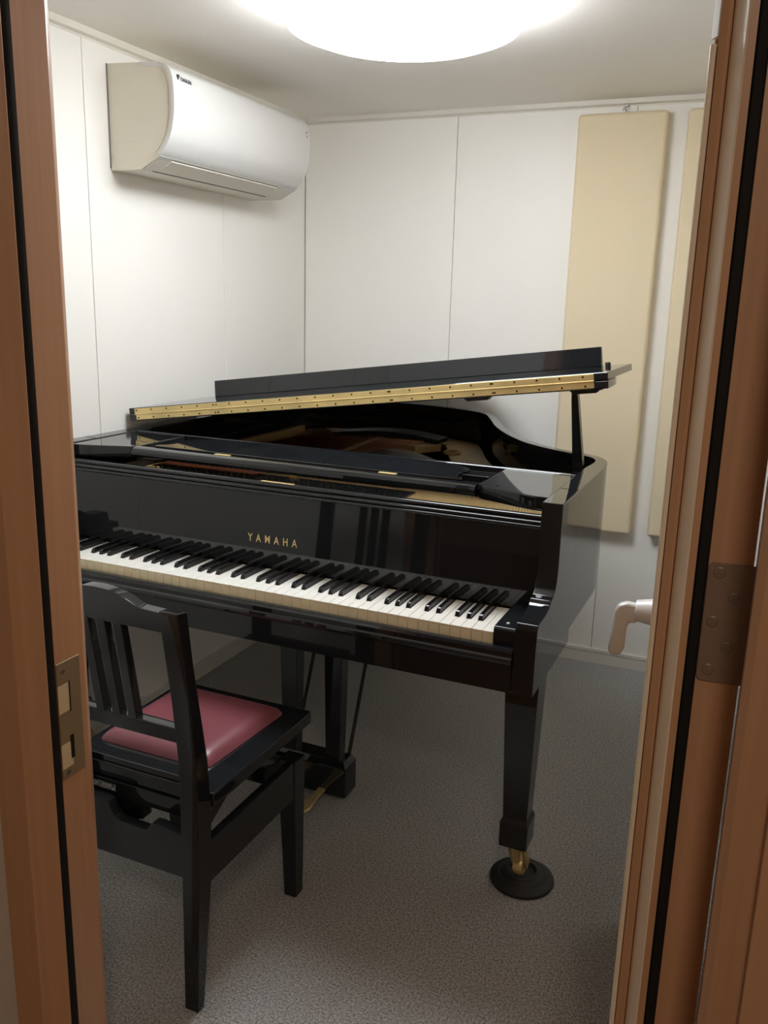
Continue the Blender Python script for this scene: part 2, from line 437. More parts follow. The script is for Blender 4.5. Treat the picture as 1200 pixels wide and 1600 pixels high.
def thick(p):                       # broad rim beside the arms, slimmer round the curve
    t = min(max((p[1] - .56) / .20, 0), 1); return .047 - .019 * t * t * (3 - 2 * t)
INN = [offset(OUT, thick(p))[i] for i, p in enumerate(OUT)]
# rim: from arms round the tail
def band(bm, outer, inner, z0, z1, bev=0.0):
    t = NB()
    n = len(outer)
    V = [[t.verts.new((p[0], p[1], z)) for p in P] for P, z in ((outer, z0), (outer, z1), (inner, z1), (inner, z0))]
    for i in range(n - 1):
        for a in range(4):
            b = (a + 1) % 4; t.faces.new((V[a][i], V[b][i], V[b][i + 1], V[a][i + 1]))
    t.faces.new([V[a][0] for a in range(4)]); t.faces.new([V[a][-1] for a in (3, 2, 1, 0)])
    bmesh.ops.recalc_face_normals(t, faces=t.faces[:])
    if bev: _bevel(t, t.faces[:], bev, 2, 60)
    merge(bm, t)
outer = [(XR, .290)] + OUT + [(XL, .290)]
inner = [(XR - .045, .290)] + INN + [(XL + .048, .290)]
bm = NB(); band(bm, outer, inner, .655, RT, .0025)
obj('rim', bm, 'black', piano)
# arms with cheeks
arm = [(.30, .622), (-.028, .622), (-.026, .700), (-.022, .760), (-.016, .770), (-.004, .7715), (.020, .7716), (.045, .7725), (.066, .7765), (.080, .783), (.0865, .790),
       (.1035, .7925), (.118, .803), (.128, .820), (.132, .845), (.132, .930), (.1345, RT), (.30, RT)]
for x0, x1 in ((XR - .045, XR), (XL, XL + .045)):
    bm = NB(); prism(bm, arm, 'x', x0, x1, .0022, 2, bev_ang=18); obj('arm', bm, 'black', piano)
# bottom frame / keybed / belly
bm = NB(); box(bm, XL + .045, XR - .045, -.008, .40, .635, .695, .002); obj('keybed', bm, 'black', piano)
bm = NB(); prism(bm, [(x, y) for x, y in ([(XR - .050, .40)] + offset(OUT, .05)[2:-2] + [(XL + .05, .40)])], 'z', .740, .752)
obj('soundboard', bm, 'spruce', piano)
bm = NB()
box(bm, XL + .05, XR - .05, .40, .47, .655, .74, .002)
for a, b in (((-.6, .45), (-.35, 1.15)), ((-.62, .45), (-.70, 1.58)), ((-.64, .45), (-1.10, 1.58))):
    tube(bm, [(a[0], a[1], .70), (b[0], b[1], .70)], .035, 4)
obj('bottom_brace', bm, 'blacksoft', piano)
# key slip with its moulding
slip = [(-.008, .640), (-.030, .640), (-.0305, .626), (-.027, .622), (-.029, .682), (-.033, .690), (-.0355, .6955), (-.0345, .703), (-.031, .7105), (-.026, .7145), (-.018, .7150), (-.012, .7130), (-.0045, .7128), (-.0045, .695), (-.008, .695)]
slip = [(-.008, .622), (-.027, .622), (-.0285, .680), (-.0345, .6845), (-.0365, .690), (-.035, .6955), (-.0305, .6985), (-.0310, .7085), (-.0275, .7135), (-.020, .7150), (-.010, .7140), (-.005, .7120), (-.005, .695), (-.008, .695)]
bm = NB(); prism(bm, slip, 'x', XL + .046, XR - .046); obj('key_slip', bm, 'black', piano)
# key blocks
for x0, x1, n in ((.002, XR - .0455, 0), (XL + .0455, -1.227, 1)):
    bm = NB(); prism(bm, [(-.006, .697), (-.0085, .735), (-.0075, .746), (-.003, .7505), (.02, .7510), (.150, .7510), (.150, .697)], 'x', x0, x1, .0012)
    kb = obj('key_block', bm, 'black', piano)
    if n == 0:
        s = NB(); lathe(s, [(.0035, .7505), (.0035, .7525), (.002, .7530)], .024, .020, 12); obj('screw', s, 'nickel', kb)

# ---- keys
GAP = .0009
BW = .0105
letters = []
# white keys counted from the right (C8) : names going down  C B A G F E D
seq = ['C', 'B', 'A', 'G', 'F', 'E', 'D']
# black keys: between index i and i+1 (boundary) if the lower white note (i+1) has a sharp
sharp_low = {'A': .0025, 'G': 0.0, 'F': -.0025, 'D': .0018, 'C': -.0018}
blacks = []
for i in range(51):
    low = seq[(i + 1) % 7]
    if low in sharp_low: blacks.append((i + 1, -(i + 1) * KW + sharp_low[low]))
bl = {b: x for b, x in blacks}
FRONT = .050; LEN = .152; KZ = .735
shapes = {}
for i in range(52):
    note = seq[i % 7]
    xr = -i * KW - GAP / 2; xl = -(i + 1) * KW + GAP / 2
    nr = bl.get(i); nl = bl.get(i + 1)
    key = (note, nr is not None, nl is not None)
    x0 = -(i + .5) * KW
    if key not in shapes:
        a = xr - x0 if nr is None else (nr - BW / 2 - GAP) - x0
        b = xl - x0 if nl is None else (nl + BW / 2 + GAP) - x0
        pts = [(xl - x0, 0), (xr - x0, 0), (xr - x0, FRONT)]
        if nr is not None: pts.append((a, FRONT))
        pts += [(a, LEN), (b, LEN)]
        if nl is not None: pts.append((b, FRONT))
        pts.append((xl - x0, FRONT))
        bm = NB(); prism(bm, pts, 'z', KZ - .0035, KZ, .0007, 1, 0)
        q = [(p[0] * .985, max(p[1], .0015)) for p in pts]
        prism(bm, q, 'z', KZ - .028, KZ - .0036, 0, 1, 1)
        for f in bm.faces:
            if f.normal.y < -.8 : f.material_index = 1
        k = obj('white_key', bm, ['ivory', 'ivoryfront'], piano); shapes[key] = k.data
    else:
        k = bpy.data.objects.new('white_key', shapes[key]); C.objects.link(k); k.parent = piano
    k.location = (x0, 0, 0)
bm = NB()
prism(bm, [(FRONT + .001, KZ), (FRONT + .0045, KZ + .0085), (FRONT + .009, KZ + .0112), (LEN, KZ + .0120), (LEN, KZ - .012), (FRONT + .001, KZ - .012)], 'x', -.00525, .00525)
for v in bm.verts:
    if v.co.z > KZ + .005: v.co.x *= .84
_bevel(bm, bm.faces[:], .0011, 2, 30)
bk = obj('black_key', bm, 'ebony', piano)
for j, (b, x) in enumerate(blacks):
    if j == 0: bk.location = (x, 0, 0); continue
    o = bk.copy(); C.objects.link(o); o.location = (x, 0, 0)
bm = NB(); box(bm, -1.2265, .0015, LEN + .0003, LEN + .0018, .720, .7340); obj('felt_strip', bm, 'felt', piano)

# ---- fallboard
fb = NB()
FY0 = LEN + .002
prism(fb, [(FY0, .7385), (FY0 + .004, .925), (FY0 + .006, .938), (FY0 + .022, .938), (FY0 + .022, .7385)], 'x', XL + .047, XR - .047, .0008, 1)
fall = obj('fallboard', fb, 'black', piano)
fm = NB()
for yy, zz, rr in ((FY0 + .0015, .9245, .0042), (FY0 + .005, .9330, .0045), (FY0 + .013, .9430, .0062)):
    tube(fm, [(XL + .047, yy, zz), (XR - .047, yy, zz)], rr, 12)
box(fm, XL + .047, XR - .047, FY0 + .012, FY0 + .034, .934, .9465, .003)
obj('fallboard_moulding', fm, 'black', fall)
text_mesh('lettering', 'YAMAHA', .0275, 'letter', fall, 2.0, .0003, .0002, (PI / 2 - .02, 0, 0), (-.6135, FY0 + .0005, .7985), .76)
bm = NB(); box(bm, -.656, -.565, FY0 + .017, FY0 + .026, .9462, .9486, .0005, 1)
lk = obj('lock_plate', bm, 'brass', fall); lk['label'] = 'brass lock plate'

# ---- iron frame, pins, strings
PZ = .872
inn2 = offset(OUT, .050)
fr = [(XR - .050, .26)] + [p for p in inn2 if True] + [(XL + .050, .26)]
bm = NB()
# front web of the frame (pin field)
prism(bm, [(XL + .0485, .255), (XR - .0465, .255), (XR - .0465, .66), (.015, .70), (-.07, .60), (XL + .0485, .60)], 'z', PZ - .012, PZ, .002, 1)
# treble/rear web following the rim, with broad flange
ring_o = offset(OUT, .051); ring_i = offset(OUT, .175)
sel = [i for i, p in enumerate(OUT) if p[1] > .62]
band(bm, [ring_o[i] for i in sel], [ring_i[i] for i in sel], PZ - .014, PZ - .002, 0)
for a, b in (((-.80, .58), (-.86, 1.52)), ((-1.24, .58), (-1.235, 1.42))):
    d = Vector((b[0] - a[0], b[1] - a[1])).normalized(); n = Vector((-d.y, d.x)) * .014
    prism(bm, [(a[0] - n.x, a[1] - n.y), (b[0] - n.x, b[1] - n.y), (b[0] + n.x, b[1] + n.y), (a[0] + n.x, a[1] + n.y)], 'z', PZ - .014, PZ + .022, .003, 1)
# raised bass hitch web
prism(bm, [(-.98, 1.26), (-.66, 1.20), (-.60, 1.30), (-.70, 1.46), (-.98, 1.50), (-1.14, 1.44)], 'z', PZ - .01, PZ + .016, .004, 2)
obj('iron_frame', bm, 'bronze', piano)
bm = NB(); tube(bm, [(-.536 + .026 * math.cos(a * PI / 12), 1.235 + .026 * math.sin(a * PI / 12), PZ + .002) for a in range(24)], .0055, 8, closed=True)
o = obj('frame_ring', bm, 'bronze', piano)
bm = NB(); lathe(bm, [(.024, PZ - .004), (.024, PZ + .0005)], -.536, 1.235, 24); obj('frame_hole', bm, 'blackfelt', piano)
# dark wooden tuning-pin strip, then the pins
bm = NB(); box(bm, -1.20, -.40, .30, .56, PZ + .0002, PZ + .004, .001, 1); obj('pin_block_cover', bm, 'blacksoft', piano)
bm = NB(); cm = NB()
for i in range(72):
    x = -1.17 + i * .0103
    for row in range(2):
        yy = .37 + row * .05 + .01 * (i % 2)
        lathe(bm, [(.0022, PZ), (.0022, PZ + .028)], x, yy, 6)
o = obj('tuning_pins', bm, 'steel', piano); o['kind'] = 'stuff'
for i in range(26):
    a = (-1.19 + i * .0125, .43, PZ + .02); b = (-1.08 + i * .0165, 1.30 + .05 * math.sin(i / 25 * PI), PZ + .022)
    tube(cm, [a, b], .0016, 4)
o = obj('bass_strings', cm, 'copper', piano); o['kind'] = 'stuff'
cm = NB()
for i in range(110):
    x = -.86 + i * .0080
    yend = 1.42 - max(0, (x + .62)) * 1.05 if x > -.62 else 1.44
    yend = max(.62, min(1.44, 1.42 - (x + .86) * .95))
    tube(cm, [(x, .45, PZ + .004), (x - .05, yend, PZ + .003)], .0006, 3)
o = obj('treble_strings', cm, 'steel', piano); o['kind'] = 'stuff'
bm = NB()
for i in range(68):
    x = -1.20 + i * .0148
    box(bm, x, x + .0100, .600, .636, PZ + .008, PZ + .030)
o = obj('damper_heads', bm, 'blackfelt', piano); o['kind'] = 'stuff'
bm = NB()
P1 = [(-.94, 1.22), (-.80, 1.27), (-.70, 1.33), (-.62, 1.42)]
for i in range(34):
    u = i / 33; a = .5 * u
    x = -1.02 + .40 * u; yy = 1.32 + .05 * math.sin(u * 2.6)
    box(bm, x, x + .009, yy - .05, yy + .05, PZ + .015, PZ + .030 + .012 * math.sin(u * PI))
o = obj('bass_string_loops', bm, 'blackmetal', piano); o['kind'] = 'stuff'

# ---- music desk assembly, lying flat
DZ = .9825
# side tables: rounded inner front corner
def side_table(x_out, x_in, yf, yb):
    s = 1 if x_in > x_out else -1
    pts = [(x_out, yf - .045), (x_out + s * .035, yf - .043), (x_out + s * .075, yf - .030), (x_in - s * .05, yf - .010), (x_in - s * .012, yf + .004), (x_in, yf + .018), (x_in, yb), (x_out, yb)]
    bm = NB(); prism(bm, pts, 'z', DZ - .032, DZ, .003, 2); return bm
RTX = -.1275; LTX = -1.0985
st = obj('side_table', side_table(XR - .0455, RTX, .238, .470), 'black', piano)
s = NB(); lathe(s, [(.0042, DZ - .0002), (.0042, DZ + .0012), (.003, DZ + .0016)], -.0850, .262, 14); obj('lid_catch', s, 'blackmetal', st)
obj('side_table', side_table(XL + .0455, LTX, .240, .470), 'black', piano)
# front rail (half-round nose)
rail = [(.262, DZ - .0285), (.246, DZ - .0285), (.2355, DZ - .025), (.2300, DZ - .018), (.2300, DZ - .010), (.2345, DZ - .003), (.243, DZ), (.262, DZ)]
bm = NB(); prism(bm, rail, 'x', LTX + .0015, RTX - .0015); obj('desk_rail', bm, 'black', piano)
# shelf carcass behind the rail
bm = NB(); box(bm, LTX + .002, RTX - .002, .263, .468, DZ - .0285, DZ - .014, .001, 1)
obj('shelf_board', bm, 'black', piano)
bm = NB(); box(bm, XL + .047, XR - .047, .4710, .4830, DZ - .022, DZ + .0025, .002, 1); box(bm, -.197, RTX - .003, .342, .350, DZ - .014, DZ + .001, .001, 1)
obj('shelf_back_rail', bm, 'black', piano)
# the desk plate with scrolled ends
dp = [(-0.178, 0.2678), (-0.1732, 0.2735), (-0.1808, 0.2869), (-0.1984, 0.3088), (-0.2008, 0.3422), (-0.1942, 0.3727), (-0.198, 0.4014), (-0.2208, 0.4233), (-0.2685, 0.4472), (-0.3828, 0.4596), (-0.612, 0.4643)]
dpl = [(-1.224 - x, y) for x, y in dp[::-1]][1:]
pts = catmull(dp, 3) + catmull(dpl, 3)
pts = [(p[0], p[1]) for p in pts]
bm = NB(); prism(bm, pts, 'z', DZ - .012, DZ + .0045, .0018, 2, bev_ang=50)
desk = obj('music_desk', bm, 'black', piano)
for hx in (-.8266, -.357):
    bm = NB(); box(bm, hx - .023, hx + .023, .2565, .2670, DZ - .0002, DZ + .0016, .0004, 1); obj('hinge', bm, 'brass', desk)

# ---- lid (raised a little, hinged on the bass side)
LA = math.atan2(.192, 1.445)
lidp = bpy.data.objects.new('lid', None)
# lid main board mesh in its own tilted frame
LY = .527; LL = 1.458; LX0 = -1.345
def lid_x(x): return x - LX0
lo = [(lid_x(p[0]) + .0, p[1]) for p in offset(OUT, -.012)]
lo = [p for p in lo if p[1] > LY + .01]
sxr = LL / lid_x(XR + .012)
lo = [(p[0] * sxr, p[1]) for p in lo]
pts = [(0, LY), (LL, LY)] + lo + [(0, 1.40)]
bm = NB(); prism(bm, pts, 'z', 0, .0190, .0015, 1, bev_ang=40)
lid = obj('lid', bm, 'black', piano)
lid.location = (LX0, 0, 1.0005); lid.rotation_euler = (0, -LA, 0)
# front flap folded back on top
bm = NB(); box(bm, 0, LL, LY, LY + .375, .0205, .0395, .0015, 1)
flap = obj('lid_flap', bm, 'black', lid); flap['label'] = 'front flap of the lid folded back flat on the main lid'
bm = NB(); prism(bm, [(LY + .350, .0395), (LY + .3575, .0930), (LY + .370, .0930), (LY + .374, .0395)], 'x', .078, LL - .078, .0012, 1)
obj('lid_lip', bm, 'black', lid)
# continuous hinge: upper and lower leaf on the front edge, knuckle between
bm = NB(); box(bm, .026, LL - .034, LY - .0012, LY + .0006, .0030, .0183, .0003, 1); obj('hinge_leaf', bm, 'brass', lid)
bm = NB(); box(bm, .022, LL - .034, LY - .0012, LY + .0006, .0214, .0372, .0003, 1); obj('hinge_leaf', bm, 'brass', lid)
bm = NB(); tube(bm, [(.023, LY - .0008, .0198), (LL - .034, LY - .0008, .0198)], .0022, 8); obj('hinge_knuckle', bm, 'brass', lid)
bm = NB()
xs = [.030 + k * .0570 for k in range(25)] + [.326, .60, .88, 1.165]
for x in xs:
    lathe(bm, [(.0026, LY - .0018), (.0026, LY - .0005)], x + .005, .0085, 8, 'y'); lathe(bm, [(.0026, LY - .0018), (.0026, LY - .0005)], x, .0315, 8, 'y')
o = obj('hinge_screws', bm, 'screw', lid); o['kind'] = 'stuff'
bm = NB(); lathe(bm, [(.0075, .0390), (.0075, .0490), (.0060, .0510)], LL - .052, LY + .30, 14); obj('rubber_bumper', bm, 'rubber', lid)
for bx, by in ((LL - .058, LY + .04), (LL - .34, LY + .05)):
    bm = NB(); prism(bm, [(bx - .045, .0005), (bx - .033, -.011), (bx + .023, -.011), (bx + .035, .0005)], 'y', by - .012, by + .014, .001, 1); obj('prop_socket', bm, 'blackmetal', lid)
bm = NB(); box(bm, LL - .06, LL - .02, LY + .02, LY + .05, -.004, .0005, .001, 1); obj('lid_pad', bm, 'rubber', lid)
# prop stick
bm = NB()
def stick(bm, a, b, w0, w1, th):
    a, b = Vector(a), Vector(b); d = (b - a).normalized(); s = Vector((1, 0, 0)); s = (s - d * s.dot(d)).normalized(); n = d.cross(s)
    t = NB(); rings = []
    for p, ww in ((a, w0), (a + (b - a) * .15, w0 * 1.05), (b - (b - a) * .1, w1), (b, w1 * .8)):
        rings.append([t.verts.new(p + s * ww * sx + n * th * sn) for sx, sn in ((-1, -1), (1, -1), (1, 1), (-1, 1))])
    for i in range(3):
        for k in range(4): t.faces.new((rings[i][k], rings[i][(k + 1) % 4], rings[i + 1][(k + 1) % 4], rings[i + 1][k]))
    t.faces.new(rings[0]); t.faces.new(rings[-1][::-1]); bmesh.ops.recalc_face_normals(t, faces=t.faces[:]); _bevel(t, t.faces[:], .001, 2); merge(bm, t)
stick(bm, (.032, .595, .965), (.012, .570, 1.180), .0125, .0085, .011)
obj('prop_stick', bm, 'black', piano)
bm = NB(); box(bm, .020, .044, .575, .615, .945, .972, .002); obj('prop_hinge', bm, 'blackmetal', piano)

# ---- legs
def leg(x0, x1, y0, y1, zt, name='leg', shrink=.014):
    bm = NB()
    frustum(bm, (x0 + shrink, x1 - shrink * .8, y0 + shrink * 1.1, y1 - shrink * .7), .216, (x0, x1, y0, y1), zt, .0025)
    return obj(name, bm, 'black', piano)
def leg_foot(l, x0, x1, y0, y1):
    bm = NB(); c = .006
    frustum(bm, (x0, x1, y0, y1), .145, (x0, x1, y0, y1), .208, .0025)
    frustum(bm, (x0, x1, y0, y1), .2075, (x0 + c, x1 - c, y0 + c, y1 - c), .222, .0015)
    return obj('leg_block', bm, 'black', l)
def caster(l, cx, cy, rot=1.45):
    bm = NB()
    lathe(bm, [(.018, .147), (.018, .134), (.012, .130), (.010, .085)], cx, cy, 20)
    u = Vector((math.cos(rot), math.sin(rot), 0)); n = Vector((-u.y, u.x, 0))
    for s in (-1, 1):
        c0 = Vector((cx, cy, 0)) + n * .017 * s
        P = [c0 + u * -.010 + Vector((0, 0, .128)), c0 + u * .012 + Vector((0, 0, .128)), c0 + u * .044 + Vector((0, 0, .064)), c0 + u * .030 + Vector((0, 0, .050))]
        t = NB(); A = [t.verts.new(p - n * .003) for p in P]; B = [t.verts.new(p + n * .003) for p in P]
        t.faces.new(A); t.faces.new(B[::-1])
        for i in range(4): t.faces.new((A[i], B[i], B[(i + 1) % 4], A[(i + 1) % 4]))
        bmesh.ops.recalc_face_normals(t, faces=t.faces[:]); merge(bm, t)
    o = obj('caster_fork', bm, 'brassdull', l)
    bm = NB(); t = NB(); lathe(t, [(.012, -.012), (.0225, -.0115), (.0255, -.006), (.0255, .006), (.0225, .0115), (.012, .012)], 0, 0, 26, 'x')
    R = Matrix.Translation(Vector((cx, cy, .0565)) + u * .034) @ Matrix.Rotation(rot + PI / 2, 4, 'Z')
    bmesh.ops.transform(t, matrix=R, verts=t.verts[:]); merge(bm, t)
    obj('caster_wheel', bm, 'brass', l)
LP = [(-.012, .070, .148, .228), (-1.338, -1.272, .148, .228), (-.90, -.82, 1.25, 1.33)]
cups = []
for i, (x0, x1, y0, y1) in enumerate(LP):
    yo = .0
    l = leg(x0, x1, y0, y1, .640 if i < 2 else .70)
    fx0, fx1, fy0, fy1 = x0 + .009, x1 - .006, y0 + .010, y1 + .000
    leg_foot(l, fx0, fx1, fy0, fy1)
    cx, cy = (fx0 + fx1) / 2, (fy0 + fy1) / 2 + .010
    caster(l, cx, cy)
    cups.append((cx + .006, cy + .052))
# ---- pedal lyre
ly = NB()
box(ly, -.735, -.494, .338, .410, .030, .118, .003)
frustum(ly, (-.735, -.494, .338, .410), .1178, (-.725, -.504, .348, .400), .136, .0015)
lyre = obj('pedal_box', ly, 'black', piano)
for x in (-.681, -.543):
    bm = NB(); frustum(bm, (x - .022, x + .022, .355, .393), .134, (x - .030, x + .030, .350, .398), .640, .0025)
    obj('lyre_post', bm, 'black', piano)
bm = NB(); box(bm, -.74, -.48, .33, .42, .612, .640, .002); obj('lyre_top', bm, 'black', piano)
for x, xt in ((-.690, -.690), (-.520, -.520)):
    bm = NB(); tube(bm, [(x, .405, .10), (xt, .66, .70)], .0055, 8); obj('lyre_rod', bm, 'blackmetal', piano)
for x in (-.665, -.566):
    bm = NB()
    t = NB(); prof = [(.012, .36), (.010, .30), (.0145, .262), (.0185, .238), (.0150, .221), (.006, .214)]
    pts = [(x + r_, y_) for r_, y_ in prof] + [(x - r_, y_) for r_, y_ in prof[::-1]]
    prism(bm, pts, 'z', .036, .046, .0035, 3); p = obj('pedal', bm, 'brass', piano)

# caster cups under the legs: things of their own
def cup(local, label):
    bm = NB(); lathe(bm, [(.077, 0), (.079, .004), (.078, .010), (.070, .0155), (.064, .0165), (.059, .0205), (.054, .0210), (.048, .0260), (.041, .0270), (.042, .0275), (.038, .0310), (.034, .0310), (.031, .024), (.004, .022)], 0, 0, 48)
    o = obj('caster_cup', bm, 'rubber')
    c, s = math.cos(PSI), math.sin(PSI); x, y = local
    o.location = (1.35962 + c * x - s * y, -1.70885 + s * x + c * y, .0005)
    tag(o, label, 'caster cup', 'round black caster cups under the piano legs'); return o
cup(cups[0], 'round black rubber caster cup under the front right piano leg')
cup(cups[1], 'round black rubber caster cup under the front left piano leg')
cup(cups[2], 'round black rubber caster cup under the rear piano leg')

# ================================================================ PIANO CHAIR (origin under its middle)
c_, s_ = math.cos(PSI), math.sin(PSI)
def pw(x, y, z=0): return (1.35962 + c_ * x - s_ * y, -1.70885 + s_ * x + c_ * y, z)
CX, CYY = -.610, -.215
chair = thing('piano_chair', 'black lacquered piano chair with slatted back and burgundy vinyl seat pad', 'chair', pw(CX, CYY), PSI)
def L(x, y): return (x - CX, y - CYY)
# legs / back posts: profile in (y,z), rear posts kink at seat height
rear = [(-.432, 0), (-.411, 0), (-.379, .30), (-.378, .44), (-.386, .54), (-.421, .74), (-.4345, .842), (-.438, .846), (-.461, .850), (-.464, .846), (-.4575, .80), (-.437, .67), (-.424, .55), (-.421, .42), (-.423, .25)]
for s in (1, -1):
    bm = NB(); xo = .180 * s; xi = .140 * s
    prism(bm, [(y - CYY, z) for y, z in rear], 'x', min(xo, xi), max(xo, xi), .002, 2, bev_ang=30)
    for v in bm.verts:                       # taper the foot sideways
        if v.co.z < .27: v.co.x -= s * 0 + (v.co.x - .160 * s) * .22 * (1 - v.co.z / .27)
    obj('back_post', bm, 'black', chair)
for s in (1, -1):
    bm = NB(); xa, xb = sorted((.182 * s, .138 * s))
    fx = sorted((.179 * s, .148 * s))
    frustum(bm, (fx[0], fx[1], -.048 - CYY, -.014 - CYY), 0, (xa, xb, -.058 - CYY, -.012 - CYY), .300, .002)
    frustum(bm, (xa, xb, -.058 - CYY, -.012 - CYY), .2995, (xa, xb, -.058 - CYY, -.012 - CYY), .360, .001)
    obj('leg', bm, 'black', chair)
# box stretcher frame: side boards, front board, shaped rear board
for s in (1, -1):
    xa, xb = sorted((.1795 * s, .160 * s)); bm = NB()
    ys = lambda y: y - CYY
    prism(bm, [(ys(-.400), .270), (ys(-.030), .268), (ys(-.030), .362), (ys(-.400), .358)], 'x', xa, xb, .0015)
    obj('side_board', bm, 'black', chair)
bm = NB(); box(bm, -.150, .150, -.045 - CYY, -.027 - CYY, .275, .362, .0015); obj('front_board', bm, 'black', chair)
rb = [(-.150, .285), (.150, .285), (.150, .372), (.095, .383), (.083, .383), (.066, .364), (-.012, .364), (-.040, .372), (-.052, .396), (-.058, .400), (-.085, .400), (-.150, .400)]
rb = [(-.150, .285), (.150, .285), (.150, .376), (.080, .386), (.066, .384), (.052, .365), (-.010, .366), (-.024, .372), (-.034, .385), (-.040, .402), (-.060, .404), (-.150, .404)]
bm = NB(); prism(bm, rb, 'y', -.416 - CYY, -.392 - CYY, .0015, 1); obj('rear_board', bm, 'black', chair)
# seat frame (separate, height adjustable) + under frame
bm = NB()
fr_o = [(-.182, .025), (-.176, .037), (.176, .037), (.182, .025)]
box(bm, -.1815, .1815, -.372 - CYY, .020 - CYY, .424, .455, .004, 3)
obj('seat_frame', bm, 'black', chair)
bm = NB(); box(bm, -.134, .134, -.366 - CYY, -.345 - CYY, .432, .4685, .002)
box(bm, -.134, .134, -.3755 - CYY, -.352 - CYY, .386, .4225, .002)
obj('rear_rail', bm, 'black', chair)
bm = NB(); box(bm, -.138, -.055, -.3765 - CYY, -.3756 - CYY, .3995, .4135)
lb = obj('printed_label', bm, 'label', chair); lb['label'] = 'small pale printed sticker'
# cushion
bm = NB(); t = NB(); nx, ny = 18, 18; X0, X1, Y0, Y1 = -.160, .133, -.304 - CYY, -.018 - CYY
def hgt(u, v):
    e = min(u, 1 - u, v, 1 - v) * .29
    return .4560 + .0225 * (1 - (1 - min(e / .034, 1)) ** 2.4) + .004 * math.sin(PI * u) * math.sin(PI * v)
def rr(u, v):
    x = X0 + u * (X1 - X0); y = Y0 + v * (Y1 - Y0); return x, y
us = [0, .006, .018, .04, .08, .14, .22, .35, .5, .65, .78, .86, .92, .96, .982, .994, 1]
G = [[t.verts.new((*rr(u, v), hgt(u, v))) for v in us] for u in us]; n = len(us)
for i in range(n - 1):
    for j in range(n - 1): t.faces.new((G[i][j], G[i + 1][j], G[i + 1][j + 1], G[i][j + 1]))
edge = [G[i][0] for i in range(n)] + [G[n - 1][j] for j in range(1, n)] + [G[i][n - 1] for i in range(n - 2, -1, -1)] + [G[0][j] for j in range(n - 2, 0, -1)]
t.faces.new(edge[::-1])
for v in t.verts:                            # soften plan corners
    for cx in (X0, X1):
        for cy in (Y0, Y1):
            dx = .016 - abs(v.co.x - cx); dy = .016 - abs(v.co.y - cy)
            if dx > 0 and dy > 0:
                px, py = cx + (.016 if cx == X0 else -.016), cy + (.016 if cy == Y0 else -.016)
                d = Vector((v.co.x - px, v.co.y - py)); m = max(abs(d.x), abs(d.y))
                if d.length > 0: d = d.normalized() * m; v.co.x = px + d.x; v.co.y = py + d.y
for v in t.verts: v.co.x -= .014 * max(0, v.co.x / X1) * (1 - (v.co.y - Y0) / (Y1 - Y0))
bmesh.ops.recalc_face_normals(t, faces=t.faces[:]); merge(bm, t)
o = obj('seat_cushion', bm, 'vinyl', chair, ang=70, weigh=False); o['label'] = 'burgundy vinyl seat pad'
# backrest: crest rail, slats, lower rail
crest = [(-.142, .806), (.142, .806), (.142, .845), (.100, .847), (.088, .850), (.070, .859), (.050, .867), (.025, .8715), (0, .873), (-.025, .8715), (-.050, .867), (-.070, .859), (-.088, .850), (-.100, .847), (-.142, .845)]
bm = NB(); prism(bm, crest, 'y', -.4610 - CYY, -.4360 - CYY, .002, 2, bev_ang=40); obj('crest_rail', bm, 'black', chair)
for v in bpy.data.objects['crest_rail'].data.vertices: v.co.y += (v.co.z - .84) * -.13
bm = NB(); box(bm, -.142, .142, -.4270 - CYY, -.4010 - CYY, .578, .608, .004, 3); obj('lower_rail', bm, 'black', chair)
for x in (-.036, 0.002, .040):
    bm = NB(); prism(bm, [(-.4250 - CYY, .600), (-.4050 - CYY, .600), (-.4400 - CYY, .812), (-.4580 - CYY, .812)], 'x', x - .0105, x + .0105, .0015, 1); obj('back_slat', bm, 'black', chair)
# height ratchet hardware under the seat
bm = NB()
box(bm, -.055, .010, -.375 - CYY, -.345 - CYY, .352, .389, .002)
prism(bm, [(-.075, .330), (-.020, .352), (.000, .352), (-.010, .338), (-.040, .322), (-.060, .316)], 'y', -.380 - CYY, -.350 - CYY, .001, 1)
prism(bm, [(-.16, .352), (-.10, .378), (-.062, .360), (-.07, .322), (-.09, .310), (-.16, .306)], 'y', -.372 - CYY, -.352 - CYY, .001, 1)
box(bm, .006, .024, -.372 - CYY, -.352 - CYY, .377, .388, .001)
obj('height_ratchet', bm, 'blackmetal', chair)
for s in (1, -1):
    bm = NB()
    for a, b in (((.150 * s, -.360), (.150 * s, -.205)),):
        pass
    x = .146 * s
    t = NB(); tube(t, [(x, -.372 - CYY, .350), (x, -.235 - CYY, .425)], .008, 4); merge(bm, t)
    t = NB(); tube(t, [(x - .014 * s, -.235 - CYY, .425), (x - .014 * s, -.06 - CYY, .350)], .007, 4); merge(bm, t)
    obj('scissor_arm', bm, 'blackmetal', chair)
bm = NB(); box(bm, -.145, .160, -.360 - CYY, -.012 - CYY, .405, .4235, .002); obj('under_frame', bm, 'black', chair)

# ================================================================ AIR CONDITIONER
ac = thing('air_conditioner', 'white wall-mounted air conditioner high on the left wall', 'air conditioner', (0, -.795, 1.729))
prof = [(.002, .0), (.108, .0), (.138, .008), (.172, .030), (.194, .049), (.214, .080), (.227, .120), (.232, .165), (.231, .208), (.227, .237), (.218, .255), (.205, .264), (.178, .275), (.118, .280), (.002, .285)]
bm = NB(); prism(bm, catmull(prof, 2), 'y', -.385, .385, .0012, 1, bev_ang=50); obj('body', bm, 'acside', ac)
